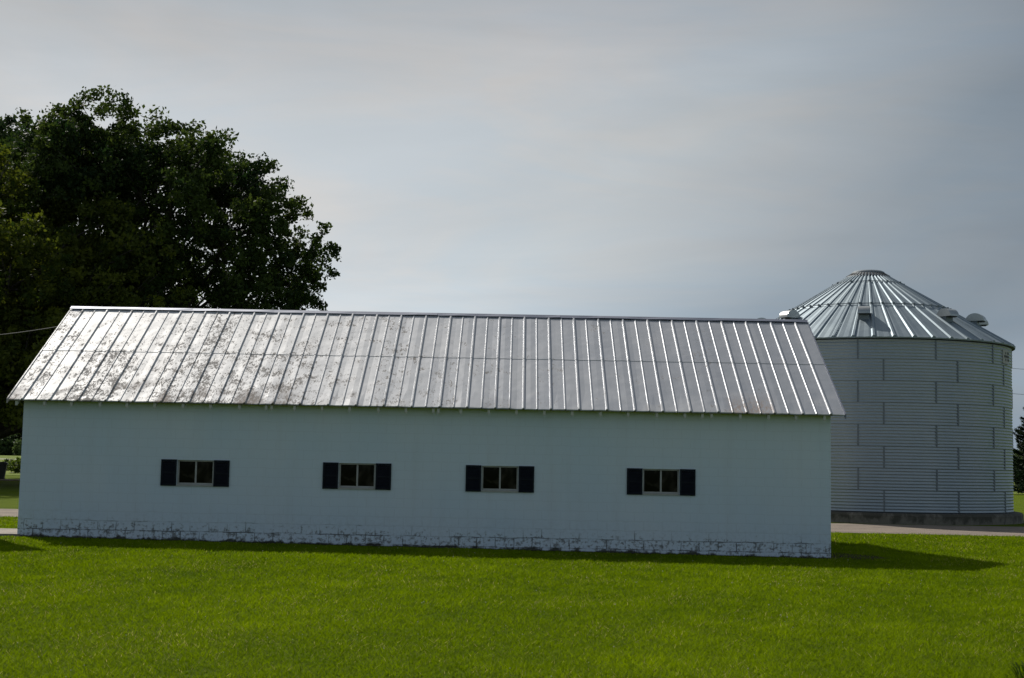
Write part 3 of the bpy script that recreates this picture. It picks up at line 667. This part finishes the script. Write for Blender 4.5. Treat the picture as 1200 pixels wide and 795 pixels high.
# ------------------------------------------------------------------ dark bin under the trees
bn = empty('trash_bin', (-33.75, 88.4, 0)); tag(bn, 'dark tapered refuse bin with a lid standing under the trees at the left edge', 'trash bin')
bn.rotation_euler = (0, 0, .3)
def loft(b, secs):
    base = len(b.v)
    for (w_, d_, z) in secs: b.v += [(-w_, -d_, z), (w_, -d_, z), (w_, d_, z), (-w_, d_, z)]
    for i_ in range(len(secs) - 1):
        for k in range(4): b.f.append((base + i_ * 4 + k, base + i_ * 4 + (k + 1) % 4, base + i_ * 4 + 4 + (k + 1) % 4, base + i_ * 4 + 4 + k))
    b.f.append((base + 3, base + 2, base + 1, base)); e = base + 4 * (len(secs) - 1); b.f.append((e, e + 1, e + 2, e + 3))
M_bin = noisy('bin_plastic', (.018, .018, .018), (.03, .028, .026), 5, .5)
b = MB(); loft(b, [(.52, .42, .08), (.66, .52, 1.0), (.70, .56, 1.0), (.70, .56, 1.06)]); b.build('body', M_bin, bn)
b = MB(); loft(b, [(.71, .57, 1.065), (.71, .57, 1.11), (.5, .4, 1.19)]); b.build('lid', M_bin, bn)
b = MB(); b.box(-.72, .72, .56, .60, 1.0, 1.05); b.build('handle', M_bin, bn)
for sx in (-.5, .5):
    b = MB(); b.tube([(sx - .04, .38, .1), (sx + .04, .38, .1)], .1, 14); b.build('wheel', M_dark, bn)
b = MB(); b.box(-35.6, -32.4, 87.2, 89.6, -.1, .045); tag(b.build('paving', noisy('brown_paver', (.22, .14, .10), (.15, .10, .07), 3, .9)), kind='structure')

# ------------------------------------------------------------------ power lines
def cable(name, p0, p1, sag, r, label):
    b = MB(); p0, p1 = Vector(p0), Vector(p1); b.tube([p0.lerp(p1, t) - Vector((0, 0, sag * 4 * t * (1 - t))) for t in np.linspace(0, 1, 20)], r, 6)
    tag(b.build(name, M_wire), label, 'cable')
M_wire = mat('cable_sheath', (.07, .07, .07), .8)[0]
def pole(loc, h, label):
    t = empty('utility_pole', loc); tag(t, label, 'utility pole'); b = MB(); b.tube([(0, 0, -.3), (0, 0, h)], [.16, .11], 10); b.build('post', M_bark, t)
    b = MB(); b.box(-1.1, 1.1, -.16, -.05, h - .6, h - .48); b.build('crossarm', M_bark, t)
cable('service_cable', (-11.15, 34.4, 5.15), (-26.4, 54.4, 6.5), .32, .011, 'thin service cable sagging from the left end of the barn roof')
cable('overhead_cable', (SX + 4.9, SY + 2.4, 5.95), (60, 66, 8.2), .9, .007, 'upper thin overhead cable running right from the grain bin')
cable('overhead_cable', (SX + 4.9, SY + 2.4, 4.95), (60, 66, 7.0), .9, .007, 'lower thin overhead cable running right from the grain bin')

# ------------------------------------------------------------------ grass
M_grass = leafy('grass_blades', (.074, .127, .0006), (.190, .262, .003), .42, .8, .08, (.34, .31, .11))
rng = np.random.default_rng(3)
def blades(y0, y1, dens0, xl=None, xr=None, wid=.0055, ln=.05, marg=1.2):
    P = []
    for ya in np.arange(y0, y1, .5):
        yb = min(ya + .5, y1); ym = (ya + yb) / 2; a = -(.385 * ym + marg) if xl is None else xl; c = (.385 * ym + marg) if xr is None else xr
        n = int((c - a) * (yb - ya) * dens0 * (13 / ym) ** 1.35); P.append(np.stack([rng.uniform(a, c, n), rng.uniform(ya, yb, n)], 1))
    P = np.concatenate(P); return P
P = np.concatenate([blades(9.6, 30.08, 2500), blades(30.08, 38.6, 2300, WX1 + .05, 17), blades(30.08, 38.6, 1800, -18, WX0 - .05)])
ok = ~((P[:, 0] > -13.7) & (P[:, 0] < -10.8) & (P[:, 1] > 30.0) & (P[:, 1] < 32.3)); P = P[ok]
soilr = (P[:, 0] > 6.8) & (P[:, 0] < 8.2) & (P[:, 1] > 30.1) & (P[:, 1] < 31.9) & (rng.random(len(P)) < .75); P = P[~soilr]
nr = (P[:, 1] > 29.86) & (P[:, 1] < 30.09) & (P[:, 0] > WX0) & (P[:, 0] < WX1) & (rng.random(len(P)) < .5); P = P[~nr]
n = len(P); k = P[:, 1] / 13
# patchy height and colour: low frequency sums
def lf(P, f, s): 
    r = np.random.default_rng(s); v = np.zeros(len(P))
    for q in range(7):
        a = r.uniform(0, 6.28); ff = f * r.uniform(.5, 1.8); v += np.sin(P[:, 0] * math.cos(a) * ff * 1.25 + P[:, 1] * math.sin(a) * ff * .7 + r.uniform(0, 6.28))
    return v / 3.
h1 = lf(P, 1.1, 1); h2 = lf(P, 3.6, 2); h3 = lf(P, 9., 5)
hh = .036 * (1 + .07 * h1 + .13 * h2 + .16 * h3) * rng.uniform(.55, 1.35, n) * k ** .35
hh *= np.where((P[:, 1] > 29.4) & (P[:, 1] < 30.09) & (P[:, 0] < WX1), .6, 1.0)
hh *= np.where((P[:, 0] > 3.9 - (P[:, 1] - 12.2) * .2) & (P[:, 1] < 12.6), 1.9, 1.0)
wv = .0042 * k * rng.uniform(.7, 1.4, n); an = rng.uniform(0, 6.28, n); ln_ = rng.normal(size=(n, 2)) * .85
z0 = gz(P[:, 0], P[:, 1]); ca, sa = np.cos(an) * wv, np.sin(an) * wv
V = np.zeros((n, 3, 3)); V[:, 0] = np.stack([P[:, 0] - ca, P[:, 1] - sa, z0], 1); V[:, 1] = np.stack([P[:, 0] + ca, P[:, 1] + sa, z0], 1)
V[:, 2] = np.stack([P[:, 0] + ln_[:, 0] * hh, P[:, 1] + ln_[:, 1] * hh, z0 + hh], 1)
tt = np.clip(.45 + .11 * h1 + .11 * h2 + .09 * h3 + .12 * rng.normal(size=n), 0, .92); tt = np.where(rng.random(n) < .012 + .05 * np.clip(lf(P, 1.6, 8) + .3 * h3, 0, 1.2), 1.0, tt)
gr = np_mesh('grass', V.reshape(-1, 3), np.arange(3 * n).reshape(-1, 3), 3, np.repeat(tt, 3), M_grass); tag(gr, 'short mown bright green lawn grass around the barn', 'grass', kind='stuff')
# clover heads and pale seed stalks
n = 170; yy = 10.5 + 19 * rng.random(n) ** 1.1; xx = (rng.random(n) * 2 - 1) * .385 * yy; b = MB(); rn = random.Random(1)
for x, y in zip(xx, yy):
    z = float(gz(x, y)); h = rn.uniform(.045, .075); s = rn.uniform(.005, .010) * (y / 13) ** .4
    b.add([(x - s, y, z + h), (x, y - s, z + h), (x + s, y, z + h), (x, y + s, z + h), (x, y, z + h + s), (x, y, z + h - s)], [(0, 1, 4), (1, 2, 4), (2, 3, 4), (3, 0, 4), (1, 0, 5), (2, 1, 5), (3, 2, 5), (0, 3, 5)])
    b.add([(x - .0015, y, z), (x + .0015, y, z), (x, y, z + h)], [(0, 1, 2)])
tag(b.build('clover', mat('clover_white', (.36, .38, .22), .8)[0]), 'tiny pale clover heads scattered over the lawn', 'clover', kind='stuff')
# leafy weed in the bottom right corner
wp = empty('weed', (4.52, 12.12, float(gz(4.52, 12.12)))); tag(wp, 'dark leafy weed clump in the lawn at the bottom right corner', 'weed')
V = []; F = []; T = []; rn = random.Random(77)
for q in range(130):
    a = rn.uniform(0, 6.28); r0_ = rn.uniform(0, .16); Lh = rn.uniform(.10, .24); sp = rn.uniform(.02, .16); x, y = r0_ * math.cos(a), r0_ * math.sin(a); px, py = -math.sin(a), math.cos(a); wq = rn.uniform(.004, .013); bse = len(V)
    for s, wd2 in ((0, .4), (.45, 1), (.8, .75), (1, .05)):
        X_ = x + math.cos(a) * sp * s; Y_ = y + math.sin(a) * sp * s; Z_ = Lh * (s - .35 * s * s * s) * 1.1; V += [(X_ - px * wq * wd2, Y_ - py * wq * wd2, Z_), (X_ + px * wq * wd2, Y_ + py * wq * wd2, Z_)]
    F += [(bse + 2 * s, bse + 2 * s + 1, bse + 2 * s + 3, bse + 2 * s + 2) for s in range(3)]; T += [rn.random() * .8] * 8
np_mesh('leaves', np.array(V), np.array(F), 4, np.array(T), leafy('weed_leaf', (.025, .05, .004), (.12, .17, .02), .35), wp)
